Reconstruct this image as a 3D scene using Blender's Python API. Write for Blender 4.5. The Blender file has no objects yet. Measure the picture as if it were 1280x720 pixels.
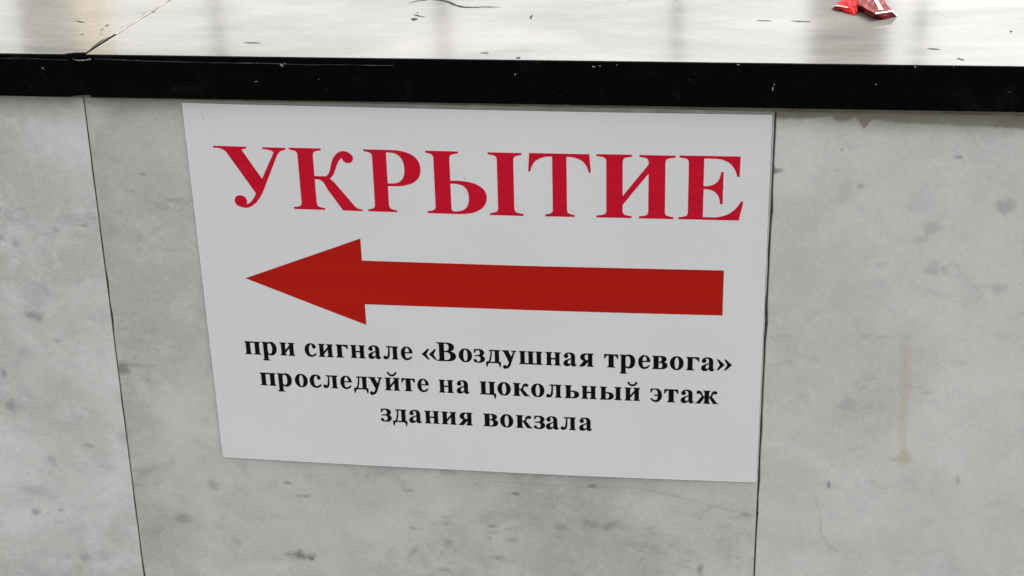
import bpy, bmesh, math, random
from mathutils import Vector, Matrix, noise
from mathutils.geometry import tessellate_polygon

scene = bpy.context.scene
# ------------------------------------------------------------------ camera
CAM_LOC = [0.18565, -1.11587, 1.30209]
CAM_ROT = [[0.991223, -0.033806, 0.127809], [0.129767, 0.433552, -0.891736], [-0.025265, 0.900494, 0.434133]]
CAM_F = 1.65625
cam_data = bpy.data.cameras.new("camera")
cam_data.sensor_fit = 'HORIZONTAL'
cam_data.sensor_width = 36.0
cam_data.lens = 36.0 * CAM_F
cam_data.clip_start = 0.02
cam_data.clip_end = 2000
cam = bpy.data.objects.new("camera", cam_data)
scene.collection.objects.link(cam)
cam.matrix_world = Matrix.LocRotScale(Vector(CAM_LOC), Matrix(CAM_ROT).to_quaternion(), None)
scene.camera = cam

# ------------------------------------------------------------------ daylight: bright thin overcast, light from beyond the wall
SUN_EL, SUN_AZ = math.radians(47), math.radians(56)      # azimuth from +Y towards +X
world = bpy.data.worlds.new("World")
scene.world = world
world.use_nodes = True
wn, wl_ = world.node_tree.nodes, world.node_tree.links
bg = wn["Background"]
sky = wn.new("ShaderNodeTexSky")
sky.sky_type = 'NISHITA'
sky.sun_disc = False
sky.sun_elevation = SUN_EL
sky.sun_rotation = SUN_AZ
sky.air_density, sky.dust_density, sky.ozone_density = 1.0, 6.0, 1.0
hs = wn.new("ShaderNodeHueSaturation")
hs.inputs["Saturation"].default_value = 0.07            # cloud veil: greyer than clear sky
wl_.new(sky.outputs[0], hs.inputs["Color"])
wl_.new(hs.outputs[0], bg.inputs["Color"])
bg.inputs["Strength"].default_value = 0.12
sun_d = bpy.data.lights.new("sun", 'SUN')
sun_d.energy = 0.8
sun_d.angle = math.radians(14)
sun_d.color = (1.0, 0.96, 0.90)
sun = bpy.data.objects.new("sun", sun_d)
scene.collection.objects.link(sun)
sdir = Vector((math.sin(SUN_AZ) * math.cos(SUN_EL), math.cos(SUN_AZ) * math.cos(SUN_EL), math.sin(SUN_EL)))
sun.rotation_euler = sdir.to_track_quat('Z', 'Y').to_euler()
sun.location = sdir * 20
scene.view_settings.view_transform = 'Standard'
scene.view_settings.look = 'None'
scene.view_settings.gamma = 1.0
scene.view_settings.exposure = EXPOSURE = 2.07

# ------------------------------------------------------------------ data (metres; sign data in millimetres on the sheet)
HEAD = [['У',-190.15,68.4,0.0774,0.07259],['К',-135.91,68.5,0.07544,0.07275],['Р',-80.17,68.59,0.07123,0.0729],['Ы',-35.24,68.7,0.0805,0.07308],['Т',39.74,68.82,0.06856,0.07326],['И',87.57,68.91,0.07729,0.07342],['Е',146.08,69.01,0.07292,0.07358]]
LINES = [[['п',-182.69,-54.25,0.02342],['р',-169.04,-54.06,0.02219],['и',-154.71,-53.87,0.02169],['с',-135.39,-53.64,0.02139],['и',-124.53,-53.5,0.02169],['г',-110.86,-53.37,0.02437],['н',-99.42,-53.24,0.0212],['а',-85.9,-53.12,0.02038],['л',-74.02,-53.02,0.02155],['е',-60.53,-52.92,0.0203],['«',-44.43,-52.81,0.02566],['В',-32.85,-52.73,0.02402],['о',-16.11,-52.66,0.02182],['з',-4.76,-52.61,0.02169],['д',4.78,-52.58,0.02149],['у',16.95,-52.54,0.0225],['ш',29.82,-52.51,0.02203],['н',49.83,-52.49,0.0212],['а',63.1,-52.49,0.02038],['я',74.99,-52.5,0.02159],['т',93.75,-52.53,0.02487],['р',105.2,-52.57,0.02219],['е',119.02,-52.61,0.0203],['в',129.32,-52.66,0.02497],['о',142.44,-52.72,0.02182],['г',154.55,-52.78,0.02437],['а',165.51,-52.86,0.02038],['»',176.14,-52.94,0.02568]],[['п',-172.94,-81.04,0.02342],['р',-159.4,-80.9,0.02219],['о',-145.3,-80.76,0.02182],['с',-133.56,-80.66,0.02139],['л',-122.82,-80.56,0.02155],['е',-109.35,-80.46,0.0203],['д',-98.68,-80.38,0.02149],['у',-87.06,-80.31,0.0225],['й',-74.45,-80.24,0.02175],['т',-61.3,-80.18,0.02487],['е',-49.23,-80.14,0.0203],['н',-32.54,-80.08,0.0212],['а',-18.95,-80.06,0.02038],['ц',-0.85,-80.04,0.02261],['о',12.58,-80.04,0.02182],['к',24.45,-80.06,0.0245],['о',38.25,-80.08,0.02182],['л',49.96,-80.11,0.02155],['ь',63.84,-80.16,0.02322],['н',76.52,-80.21,0.0212],['ы',90.45,-80.3,0.02223],['й',109.0,-80.4,0.02175],['э',128.0,-80.53,0.02064],['т',138.73,-80.63,0.02487],['а',150.9,-80.74,0.02038],['ж',161.62,-80.88,0.02243]],[['з',-79.26,-107.83,0.02169],['д',-69.71,-107.84,0.02149],['а',-57.17,-107.85,0.02038],['н',-44.8,-107.86,0.0212],['и',-31.64,-107.88,0.02169],['я',-18.23,-107.89,0.02159],['в',0.89,-107.9,0.02497],['о',13.83,-107.91,0.02182],['к',26.12,-107.93,0.0245],['з',39.94,-107.94,0.02169],['а',49.02,-107.94,0.02038],['л',60.58,-107.95,0.02155],['а',74.4,-107.97,0.02038]]]
GLYPHS = {'У':[[159,46,165,34,172,25,179,19,192,11,235,-2,249,-4,265,-4,288,1,302,7,317,15,345,37,373,66,392,91,414,125,442,176,459,215,616,585,631,606,640,615,651,623,674,634,699,641,699,661,479,661,478,643,479,640,521,637,550,631,568,622,576,615,581,607,449,328,445,322,275,626,277,629,290,634,321,641,321,661,1,661,0,643,1,640,34,640,67,634,89,624,109,611,116,608,372,160,350,115,326,80,306,57,286,43,274,38,271,38,276,54,278,72,274,93,265,109,255,120,246,126,232,132,217,134,201,132,186,126,177,120,166,107,159,94,155,78,155,61]],'К':[[30,1,34,0,343,1,343,21,306,28,279,37,273,42,268,49,265,57,263,68,262,328,265,330,298,330,308,328,322,322,333,312,346,297,363,267,381,224,520,1,714,1,714,19,689,23,671,28,656,37,641,49,457,298,433,323,412,341,430,359,441,372,452,390,463,416,488,482,502,515,516,538,529,554,542,566,545,568,548,552,553,540,560,530,569,522,581,516,597,512,608,513,621,516,632,522,640,530,647,540,652,554,654,567,652,580,647,593,639,603,622,618,611,626,593,635,577,639,557,640,544,638,528,632,512,623,499,614,482,598,468,580,456,560,440,519,420,442,413,419,402,396,395,385,387,377,377,369,369,366,264,366,263,367,262,369,262,586,265,604,271,618,281,626,307,635,343,641,343,661,31,661,31,641,68,634,95,625,101,620,106,613,109,605,111,594,112,76,108,55,105,47,99,40,89,34,72,29,31,22,30,19]],'Р':[[30,1,34,0,333,1,333,21,297,27,271,36,262,43,255,57,252,75,252,277,255,278,312,278,360,280,410,286,442,293,480,305,507,316,534,334,556,353,569,368,578,384,588,406,593,425,597,447,597,482,593,513,587,533,580,549,568,569,557,582,543,596,527,609,513,617,488,630,445,646,393,656,361,660,319,662,21,661,20,643,21,640,45,637,67,633,86,626,93,622,99,615,102,608,106,587,105,68,100,50,95,42,90,38,64,28,31,21],[252,309,252,632,255,634,293,634,321,631,335,628,352,621,369,612,380,604,399,584,414,560,419,547,426,523,431,488,431,448,428,420,425,402,416,376,403,353,388,338,370,325,351,317,323,310,295,308,255,308]],'Ы':[[16,1,20,0,308,0,352,3,398,10,420,16,443,24,463,33,488,48,509,64,519,75,533,93,543,110,550,128,555,144,559,168,560,192,558,215,550,242,543,258,528,279,508,299,481,317,460,328,438,336,400,346,371,351,327,355,296,356,241,354,236,355,236,587,238,604,245,617,249,622,255,626,280,634,315,641,316,659,315,662,24,662,20,661,21,641,52,634,76,624,81,620,86,612,91,594,92,75,89,55,85,48,80,41,72,36,54,29,17,22,16,19],[584,1,590,0,884,0,888,1,888,19,887,22,846,29,829,34,819,40,813,47,810,55,806,75,807,594,812,612,817,620,822,624,848,634,881,641,882,659,881,662,584,662,580,661,580,643,581,640,619,634,637,628,647,622,653,615,656,607,660,587,659,68,654,50,649,42,644,38,618,28,585,21],[239,44,236,57,236,320,239,322,275,322,299,320,314,317,337,308,347,303,360,292,377,271,388,250,394,224,398,187,396,147,391,116,382,91,370,70,354,53,334,41,306,32,278,28,262,28,255,29,248,32,242,38]],'Т':[[176,1,180,0,487,1,487,21,450,28,423,37,417,42,412,49,409,57,407,68,406,626,409,628,442,628,480,623,520,612,539,605,555,596,569,587,589,569,609,543,624,513,636,471,656,470,658,472,657,479,643,661,21,661,7,479,6,472,8,470,28,471,40,513,55,543,75,569,95,587,109,596,125,605,144,612,184,623,222,628,255,628,258,626,257,68,255,57,252,49,247,42,241,37,214,28,177,21]],'И':[[14,1,18,0,339,1,340,19,339,22,310,26,285,32,271,38,263,48,258,58,256,74,256,138,491,469,492,463,492,75,491,64,485,48,480,41,474,37,447,28,407,21,406,1,410,0,723,1,723,21,687,28,660,37,655,42,650,49,645,68,644,587,648,608,652,616,658,623,669,628,688,634,735,640,736,643,735,661,407,661,406,643,407,640,434,637,455,632,473,626,481,620,487,611,490,600,492,588,492,566,257,233,256,237,256,586,258,600,263,615,268,621,274,626,301,634,341,641,342,661,338,662,15,661,15,641,62,634,87,626,93,622,99,615,105,598,106,586,106,76,102,54,98,46,92,39,81,34,62,28,15,22,14,19]],'Е':[[12,1,16,0,594,0,598,1,636,194,634,196,614,200,611,198,594,165,582,147,558,116,544,102,520,82,499,68,481,58,450,46,427,39,379,30,363,28,253,28,251,29,250,32,251,321,272,321,307,316,337,306,361,291,372,281,382,269,392,253,398,241,406,213,414,167,417,166,435,166,437,167,438,169,438,319,440,326,440,350,438,355,438,499,436,502,419,500,416,499,408,457,397,424,388,408,379,397,361,380,336,365,307,356,281,352,253,352,250,353,250,633,254,634,365,634,377,633,422,624,453,613,470,604,486,595,505,579,522,561,534,544,553,509,560,488,570,453,590,452,592,454,592,467,595,661,13,661,13,641,60,634,85,626,91,622,97,615,103,598,104,586,104,76,100,55,97,47,91,40,79,34,61,28,13,22,12,19]],'В':[[8,-3,12,-7,18,-8,338,-8,420,-3,474,9,530,30,566,53,595,83,616,118,625,156,625,205,613,248,587,285,554,314,517,334,461,354,502,376,532,399,559,432,572,465,576,509,569,552,553,584,526,614,500,632,466,648,425,661,378,668,329,670,20,670,9,667,8,641,10,634,55,625,78,617,86,608,91,592,91,83,88,60,80,46,57,37,10,28,8,21],[255,57,253,70,253,319,259,321,316,320,345,315,372,305,394,292,411,277,424,257,436,231,442,202,443,167,439,136,429,109,418,89,404,73,384,58,357,47,327,41,290,39,266,45],[253,370,253,622,258,625,297,625,331,620,351,612,368,599,382,581,392,559,398,533,401,501,399,472,394,444,386,423,374,404,363,392,346,381,324,372,300,367,258,367]],'п':[[12,-3,16,-8,23,-8,242,-8,251,-5,252,2,251,25,216,40,209,60,210,408,212,414,217,416,344,416,353,413,355,398,355,61,353,48,348,40,313,25,312,-4,322,-8,541,-8,550,-6,552,1,551,25,516,40,509,59,509,394,510,409,515,420,546,432,551,437,552,460,550,467,540,469,23,469,14,467,12,460,13,436,48,421,55,402,55,66,54,51,49,41,13,25]],'н':[[12,-3,16,-7,22,-8,248,-7,252,0,251,25,216,40,210,54,209,203,215,205,347,205,354,204,355,200,355,55,348,40,313,25,312,1,314,-6,324,-8,541,-8,550,-6,552,1,551,25,516,40,509,59,509,394,510,409,515,420,546,432,551,437,552,460,550,467,541,469,316,468,312,461,313,436,348,421,354,407,355,263,349,261,218,261,211,261,209,266,209,406,216,421,251,436,252,460,250,467,240,469,23,469,14,467,12,460,13,436,48,421,55,402,55,66,54,51,49,41,13,25]],'и':[[12,-3,16,-7,22,-8,241,-8,249,-7,252,1,251,25,218,39,212,47,209,62,209,94,353,260,355,253,355,56,348,40,313,25,313,-5,323,-8,541,-8,550,-6,552,1,551,25,516,40,509,59,509,394,510,409,515,420,546,432,551,437,552,460,550,467,541,469,323,469,315,468,312,460,313,436,346,422,352,414,355,399,355,369,211,203,209,210,209,405,216,421,251,436,251,466,241,469,23,469,14,467,12,460,13,436,48,421,55,402,55,66,54,51,49,41,13,25]],'й':[[12,-3,16,-7,22,-8,241,-8,249,-7,252,1,251,25,218,39,212,47,209,62,209,94,353,260,355,253,355,56,348,40,313,25,313,-5,323,-8,541,-8,550,-6,552,1,551,25,516,40,509,59,509,394,510,409,515,420,546,432,551,437,552,460,550,467,541,469,323,469,315,468,312,460,313,436,346,422,352,414,355,399,355,369,211,203,209,210,209,405,216,421,251,436,251,466,241,469,23,469,14,467,12,460,13,436,48,421,55,402,55,66,54,51,49,41,13,25],[112,624,153,573,174,552,194,538,216,527,241,519,266,514,297,514,348,527,370,538,389,551,413,575,430,600,448,617,454,630,454,646,449,662,434,677,419,682,399,681,387,675,374,661,370,647,371,622,355,609,337,600,309,593,259,593,225,601,199,615,193,623,194,648,187,665,170,679,146,682,129,677,114,661,110,645]],'т':[[98,-3,102,-8,109,-8,330,-8,339,-5,339,25,304,40,297,60,297,413,301,417,319,413,351,396,365,382,376,366,399,313,406,310,431,310,436,315,436,323,426,461,423,468,23,469,13,466,2,322,2,315,7,310,32,310,39,313,62,366,73,382,87,396,118,413,137,417,141,414,141,59,134,40,99,25]],'г':[[12,-3,16,-8,23,-8,250,-8,259,-5,260,5,259,25,217,40,212,46,209,58,209,415,216,418,257,412,308,394,333,377,346,363,358,344,372,312,378,310,404,310,410,314,410,323,401,459,397,468,389,469,24,469,13,466,12,459,13,436,48,421,55,402,55,67,54,51,49,41,13,25]],'ш':[[12,-3,16,-8,23,-8,808,-7,812,0,811,24,806,29,776,40,769,60,769,395,770,410,775,420,806,432,811,437,811,465,807,469,800,469,582,469,573,466,573,436,608,421,615,401,615,49,609,45,497,45,490,46,489,51,489,400,491,413,496,421,531,436,532,465,522,469,295,468,292,461,293,437,298,432,328,421,335,401,335,49,329,45,217,45,210,46,209,51,209,400,211,413,216,421,251,436,252,465,242,469,16,468,12,461,13,437,18,432,48,421,55,401,55,65,54,51,49,41,13,25]],'ц':[[12,-3,16,-7,22,-8,450,-9,469,-20,483,-45,494,-83,503,-137,511,-140,540,-138,543,-131,560,-25,560,38,553,44,500,45,497,47,497,53,497,401,504,421,539,436,540,459,538,467,530,469,312,469,301,466,301,436,336,421,343,401,343,49,337,45,218,45,210,46,209,51,209,400,211,413,216,421,251,436,252,465,242,469,23,469,14,467,12,460,13,436,48,421,55,402,55,66,54,51,49,41,13,25]],'ь':[[12,-3,17,-8,25,-8,280,-8,341,-3,387,8,421,24,454,50,474,78,482,99,486,118,486,142,483,168,476,188,467,205,436,236,403,256,355,271,298,278,215,279,209,281,210,408,217,421,251,436,252,461,248,469,22,469,12,465,13,436,48,421,55,402,55,68,54,52,49,41,18,29,13,24],[209,40,209,229,214,231,248,231,284,224,299,216,309,207,318,192,325,173,329,131,326,104,320,81,305,57,282,43,247,37,214,37]],'ы':[[12,-3,17,-8,25,-8,280,-8,341,-3,387,8,421,24,454,50,474,78,482,99,486,118,486,142,483,168,476,188,467,205,436,236,403,256,355,271,298,278,215,279,209,281,210,408,217,421,251,436,252,461,248,469,22,469,12,465,13,436,48,421,55,402,55,68,54,52,49,41,18,29,13,24],[508,-3,512,-8,520,-8,738,-8,748,-4,747,25,711,41,706,51,705,65,705,401,712,421,742,432,747,437,748,462,744,469,518,469,508,465,509,436,544,421,551,402,551,68,550,52,545,41,514,29,509,24],[209,40,209,229,214,231,248,231,284,224,299,216,309,207,318,192,325,173,329,131,326,104,320,81,305,57,282,43,247,37,214,37]],'л':[[9,32,18,16,33,1,50,-7,68,-10,114,-11,140,-9,156,-3,172,6,195,27,222,69,237,112,244,147,251,243,252,416,258,418,350,418,354,417,355,411,355,60,348,40,313,25,312,-4,322,-8,541,-8,549,-7,552,0,551,25,516,40,509,59,509,394,510,409,515,420,546,432,551,437,551,466,540,469,133,469,125,468,122,463,122,451,122,439,125,434,139,432,143,422,147,419,189,418,193,414,191,332,185,258,175,196,162,138,148,95,138,77,116,106,94,119,79,122,60,122,35,112,18,96,8,77,6,52]],'д':[[18,-142,26,-148,51,-148,57,-145,68,-91,80,-57,99,-29,123,-13,147,-9,391,-9,408,-11,426,-17,439,-26,450,-40,468,-77,484,-146,490,-148,512,-148,521,-145,538,-24,534,37,527,44,478,45,475,52,475,401,482,421,512,432,517,437,518,461,515,468,507,469,124,469,113,466,112,431,114,423,121,421,163,420,167,416,164,327,154,241,140,170,127,128,109,83,89,50,81,45,13,44,6,39,2,-24],[166,47,192,123,210,202,222,307,226,418,232,420,319,420,321,412,321,47,313,45,172,45]],'я':[[0,-3,4,-7,10,-8,172,-7,206,22,319,151,321,143,320,53,314,40,283,24,282,0,285,-7,293,-8,506,-8,516,-6,518,1,517,25,482,40,475,59,475,394,476,409,481,420,512,432,517,437,518,460,516,467,506,469,260,469,218,467,179,461,144,451,114,438,91,421,67,394,53,360,50,320,56,283,70,257,95,231,119,216,166,197,168,193,60,54,36,37,2,26,0,19],[216,284,210,312,210,343,216,372,229,396,244,410,265,420,292,424,320,423,320,230,284,229,254,239,232,256]],'в':[[12,-3,16,-8,23,-8,279,-8,320,-6,358,1,394,14,420,29,442,50,458,74,468,103,470,140,465,174,452,198,432,220,410,236,374,254,402,272,422,290,434,307,442,327,444,358,440,386,430,408,413,428,393,443,370,454,342,463,310,468,24,469,14,467,12,460,13,436,48,421,55,402,55,66,54,51,49,41,13,25],[209,40,209,218,214,221,245,221,270,217,285,210,296,201,305,187,312,170,317,130,310,83,295,56,275,43,246,37,214,37],[209,270,209,421,213,424,233,424,257,421,277,409,289,384,293,348,287,308,276,284,261,273,236,267,213,267]],'о':[[31,134,51,92,84,49,123,15,162,-5,207,-18,267,-21,317,-13,358,4,394,28,431,66,459,111,476,156,483,202,483,262,472,317,452,364,426,400,392,433,357,456,319,472,276,480,223,480,181,472,142,456,108,433,74,400,49,365,31,325,19,280,16,227,20,179],[197,86,185,134,178,195,178,265,184,323,196,372,213,407,231,426,243,432,254,433,272,424,287,408,302,377,312,341,320,291,323,238,322,193,316,137,307,99,293,63,279,41,263,30,246,28,225,38,209,59]],'с':[[31,134,42,109,60,77,77,57,104,30,145,3,205,-20,267,-21,310,-14,355,3,389,24,416,49,439,77,457,106,455,118,425,130,414,129,310,56,275,55,221,67,202,97,186,146,178,199,178,265,183,313,197,362,216,399,238,422,259,430,276,424,290,415,298,395,295,349,302,320,312,306,325,296,339,290,356,288,381,289,400,294,417,307,427,321,432,343,432,372,425,395,414,415,389,440,356,460,322,472,275,480,224,480,183,473,144,457,111,436,83,410,59,380,39,346,24,304,17,261,16,223,20,178]],'е':[[31,133,52,88,85,45,120,15,158,-6,200,-21,264,-20,306,-12,353,8,386,31,414,61,438,104,440,114,439,122,417,130,408,130,319,71,300,65,288,54,265,55,207,68,202,73,194,90,183,130,176,174,173,226,180,229,460,231,464,236,464,250,457,300,448,329,431,367,409,400,376,434,343,456,305,472,265,480,214,480,174,472,135,455,103,433,71,399,47,364,30,324,19,281,16,226,19,178],[175,279,180,318,188,356,199,386,212,408,226,423,244,432,258,432,276,424,294,406,311,370,323,324,328,279,322,277,183,277]],'а':[[27,48,40,23,64,0,90,-13,122,-20,170,-18,212,-7,254,16,299,49,315,19,330,1,346,-10,368,-18,402,-20,430,-17,455,-6,478,11,501,39,507,49,508,56,499,69,491,74,484,72,473,61,465,60,460,65,456,76,453,104,452,343,441,388,430,410,416,426,388,450,350,468,309,477,251,481,201,479,155,469,113,451,81,427,66,411,51,391,42,370,37,350,37,331,42,315,53,301,69,287,99,275,138,274,163,280,184,295,195,306,202,320,206,351,201,375,181,403,176,417,180,422,189,426,216,429,239,427,259,420,274,410,285,395,292,379,297,356,299,285,296,280,285,274,177,236,119,212,83,193,57,175,35,150,23,124,20,86],[184,99,179,121,180,141,187,162,199,179,214,193,240,210,281,229,298,234,299,112,298,103,262,81,243,74,225,71,210,73,197,79,190,86]],'р':[[12,-208,16,-212,22,-213,264,-212,268,-205,267,-180,225,-166,218,-152,218,7,222,7,265,-13,298,-20,336,-22,376,-18,412,-6,445,14,475,42,500,74,521,117,536,175,540,230,537,288,524,343,505,384,480,418,443,450,417,465,396,473,370,478,336,481,301,480,274,475,249,466,220,450,217,452,215,465,208,469,28,469,19,466,19,436,56,421,61,413,63,400,63,-140,61,-155,56,-165,13,-180],[217,93,217,366,235,392,254,407,280,416,303,415,325,405,342,386,356,358,367,321,373,278,375,229,372,176,363,126,351,93,336,66,320,52,299,44,277,44,252,54,235,68]],'у':[[36,-156,50,-178,69,-193,91,-200,119,-199,144,-190,178,-184,204,-172,233,-149,262,-115,286,-77,306,-35,439,389,450,405,461,416,499,436,500,460,497,468,333,469,323,466,322,441,324,433,367,424,379,418,383,409,324,259,319,252,236,423,238,428,253,433,258,438,258,461,255,468,13,469,3,466,2,442,4,435,48,424,60,415,74,399,236,42,200,-53,175,-96,170,-97,149,-74,127,-63,99,-60,74,-65,53,-80,37,-102,32,-127]],'э':[[32,106,59,62,94,26,136,-1,180,-16,224,-21,280,-20,332,3,364,25,399,60,424,99,445,152,453,200,453,258,446,305,426,359,400,399,374,426,347,447,314,465,277,477,249,481,189,479,145,470,91,454,87,456,74,478,43,477,39,469,28,337,30,320,38,318,66,320,80,354,96,382,113,402,139,419,159,428,184,434,211,435,231,429,255,410,277,374,292,326,300,264,294,261,177,260,172,252,172,211,181,206,295,205,299,204,300,199,294,157,283,115,270,83,255,64,201,54,161,59,143,77,85,114,68,130,35,121,31,115]],'з':[[9,47,17,33,32,17,65,-3,115,-17,180,-22,251,-18,305,-4,352,19,385,47,400,67,411,93,414,124,411,153,400,178,383,199,359,221,327,241,352,261,373,284,385,306,392,330,392,361,385,386,372,409,351,432,327,449,299,463,267,473,234,479,180,482,146,480,113,473,83,460,69,478,44,478,37,475,20,338,20,330,23,325,49,324,57,325,77,372,99,401,133,423,168,434,198,425,221,406,237,375,243,338,235,299,218,271,108,262,63,247,34,234,25,226,26,218,34,214,140,213,211,210,230,195,245,171,253,143,255,117,248,86,235,60,218,43,194,29,157,33,131,43,123,54,119,82,111,97,94,112,70,118,37,115,26,110,16,100,9,89,6,76]],'к':[[12,-3,16,-7,22,-8,238,-8,246,-6,248,1,247,24,216,40,209,56,209,213,210,218,214,219,234,212,250,196,274,143,367,-7,524,-8,534,-6,536,1,535,25,499,34,480,47,364,209,329,246,344,273,371,336,384,361,388,361,413,342,440,338,466,343,488,362,497,380,498,402,494,420,483,436,454,459,434,463,397,462,366,449,341,428,321,400,309,371,289,300,277,275,261,265,214,265,210,266,209,271,209,406,216,421,247,437,248,460,246,467,236,469,22,469,14,467,12,460,13,436,48,421,55,402,55,66,54,51,49,41,13,25]],'ж':[[18,-3,22,-7,28,-8,191,-7,284,143,306,193,316,206,325,212,327,205,327,55,320,40,289,24,288,1,290,-6,299,-8,516,-8,520,-1,519,24,488,40,481,56,481,205,483,212,492,206,502,193,524,143,617,-7,626,-8,786,-7,790,0,789,25,751,34,730,47,614,210,576,248,594,279,622,344,634,364,638,364,661,344,683,338,713,341,735,356,745,370,750,386,750,409,743,425,724,445,701,459,688,463,648,463,614,449,588,427,569,401,558,372,538,307,525,281,506,266,486,265,482,266,481,271,481,406,488,421,519,437,520,460,518,467,509,469,293,469,288,462,288,437,294,432,321,420,327,400,327,269,324,265,309,265,291,272,278,288,267,315,245,388,230,415,212,435,190,452,163,462,130,464,106,459,78,440,62,420,58,407,58,391,65,367,87,345,114,338,130,338,144,342,157,350,170,364,174,364,186,344,213,280,232,248,194,210,78,47,57,34,20,26,18,19]],'«':[[16,218,190,32,199,30,234,30,240,32,242,38,241,46,152,222,241,407,242,414,240,420,234,422,199,422,189,419,19,230],[228,218,402,32,411,30,446,30,452,32,454,38,453,46,364,222,453,407,454,414,452,420,446,422,411,422,401,419,231,230]],'»':[[46,35,55,30,92,30,98,32,264,209,272,221,271,227,264,236,104,414,93,422,52,422,46,418,46,410,136,221,48,47],[258,35,267,30,304,30,310,32,476,209,484,221,483,227,476,236,316,414,305,422,264,422,258,418,258,410,348,221,260,47]]}
CRACK = [[[-0.0655,0.1267],[-0.0592,0.1334],[-0.0514,0.139],[-0.042,0.1349],[-0.035,0.1306],[-0.0302,0.1234],[-0.0238,0.1181],[-0.0156,0.1166],[-0.006,0.1182],[0.0063,0.1175]],[[-0.0569,0.0973],[-0.0511,0.0924],[-0.0466,0.0905]],[[-0.1676,0.0243],[-0.1619,0.023],[-0.1543,0.0236]],[[0.222,0.0897],[0.23,0.0888],[0.2368,0.0882]],[[0.1973,0.0893],[0.2088,0.0889]],[[0.313,0.0277],[0.3225,0.0266]],[[0.0068,0.0069],[0.0138,0.0054]],[[-0.3119,0.0726],[-0.3029,0.0688]],[[0.3312,0.0074],[0.336,0.0033]],[[0.0324,0.0981],[0.0324,0.0879]]]
MARK = [[-0.0541,0.0851,3.6,4.5],[-0.0546,0.1016,1.0,2],[0.3747,0.0692,1.6,2.2],[0.3536,0.0809,0.5,1.2],[0.3273,0.1145,0.9,1.4],[0.0352,-0.0036,2.2,2.6],[-0.2592,0.0973,1.5,2],[-0.2657,0.0939,0.8,1.5],[-0.2833,0.0613,1.6,3],[-0.2834,0.0512,1.2,2.6],[-0.2804,0.0395,0.8,2],[-0.2944,0.039,2.2,1.6],[-0.2702,0.0577,0.8,1.5],[-0.0878,0.0124,0.3,2],[-0.0657,0.1245,0.6,1.4],[0.1373,0.139,0.8,1]]
JGAP = [[-0.2747,-0.0013],[-0.2755,0.0108],[-0.2746,0.0165],[-0.274,0.0251],[-0.2711,0.0339]]
CHIPF = [[-0.13195,0.93036,2.6,2.2],[-0.12954,0.93158,0.8,1.8],[-0.15159,0.91792,2.2,1.2],[0.03326,0.92667,1.2,1.4],[0.08754,0.93312,2.4,1.2],[0.09193,0.93377,1.6,0.8],[0.10343,0.93483,0.6,1.4],[0.2094,0.9197,1.2,3.6],[0.21036,0.92257,1.0,1.2],[0.27786,0.92416,1.2,1.2],[0.3027,0.93669,1.8,1.2],[0.32767,0.93714,0.6,1],[0.18572,0.93629,2.0,0.7],[-0.30832,0.92513,1.4,0.9],[-0.30725,0.92425,0.6,0.8],[-0.10626,0.92055,0.8,0.6],[-0.10108,0.91298,0.7,0.5],[-0.23779,0.93233,0.5,0.7],[-0.27149,0.93234,0.9,1.6],[0.36553,0.92054,0.6,1.6],[-0.20726,0.93227,0.6,0.6],[0.06414,0.9116,0.6,0.5],[0.15201,0.92487,0.5,0.5]]
LIP = [[-0.28512,0.93258],[-0.28106,0.93182],[-0.27628,0.93202],[-0.27144,0.9327],[-0.27154,0.93198],[-0.2764,0.93119],[-0.28118,0.93098]]
EDGE = [[-0.26847,0.93269],[-0.23196,0.93184],[-0.191,0.93138],[-0.14454,0.93149],[-0.10716,0.93127],[-0.04736,0.93157]]
EDGEL = [[-0.33911,0.93177],[-0.32099,0.93238],[-0.30317,0.9315],[-0.28766,0.93147]]
SCUFFS = [[[[-196.27,141.68],[-195.33,139.27],[-194.4,136.86],[-193.46,134.44]],0.35],[[[-6.24,98.77],[-5.73,96.93],[-5.51,95.09]],0.4],[[[-5.22,87.36],[-4.99,85.81]],0.45],[[[-13.04,102.89],[-10.75,102.03],[-7.26,102.43]],0.2],[[[-78.63,-116.52],[-75.87,-112.77],[-72.49,-109.01],[-70.39,-105.32]],0.25],[[[-3.1,57.62],[-2.8,56.36]],0.4]]
BODY = {'T':[[0.273,0.1585,0.006],[0.2709,0.1155,0.0055],[0.2821,0.0922,0.005],[0.2945,0.0998,0.0046],[0.288,0.1247,0.006],[0.2822,0.1544,0.006]],'B':[[0.2718,0.1753,0.0],[0.272,0.1219,0.0],[0.2805,0.0976,0.0],[0.2877,0.0946,0.0],[0.2985,0.1033,0.0],[0.2881,0.167,0.0]]}
STRIPE = [[0.2793,0.1442,0.0064],[0.2825,0.1443,0.0064],[0.2851,0.1239,0.0062],[0.2869,0.1071,0.0057],[0.2883,0.1008,0.0052],[0.2851,0.0999,0.0052],[0.2841,0.1125,0.005900000000000001],[0.2825,0.1238,0.0062]]
RED = {'T':[[0.2555,0.1187,0.003],[0.2598,0.1261,0.0045],[0.2665,0.1467,0.005],[0.273,0.1468,0.005],[0.2715,0.1231,0.0045],[0.2713,0.1107,0.003],[0.2639,0.1132,0.003]],'B':[[0.2535,0.1234,0.0],[0.2623,0.111,0.0],[0.2689,0.1044,0.0],[0.2721,0.1178,0.0]]}
RTIP = [[0.2531,0.1209,0.001]]
STONE_TOP = 0.9369000000000001
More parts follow.
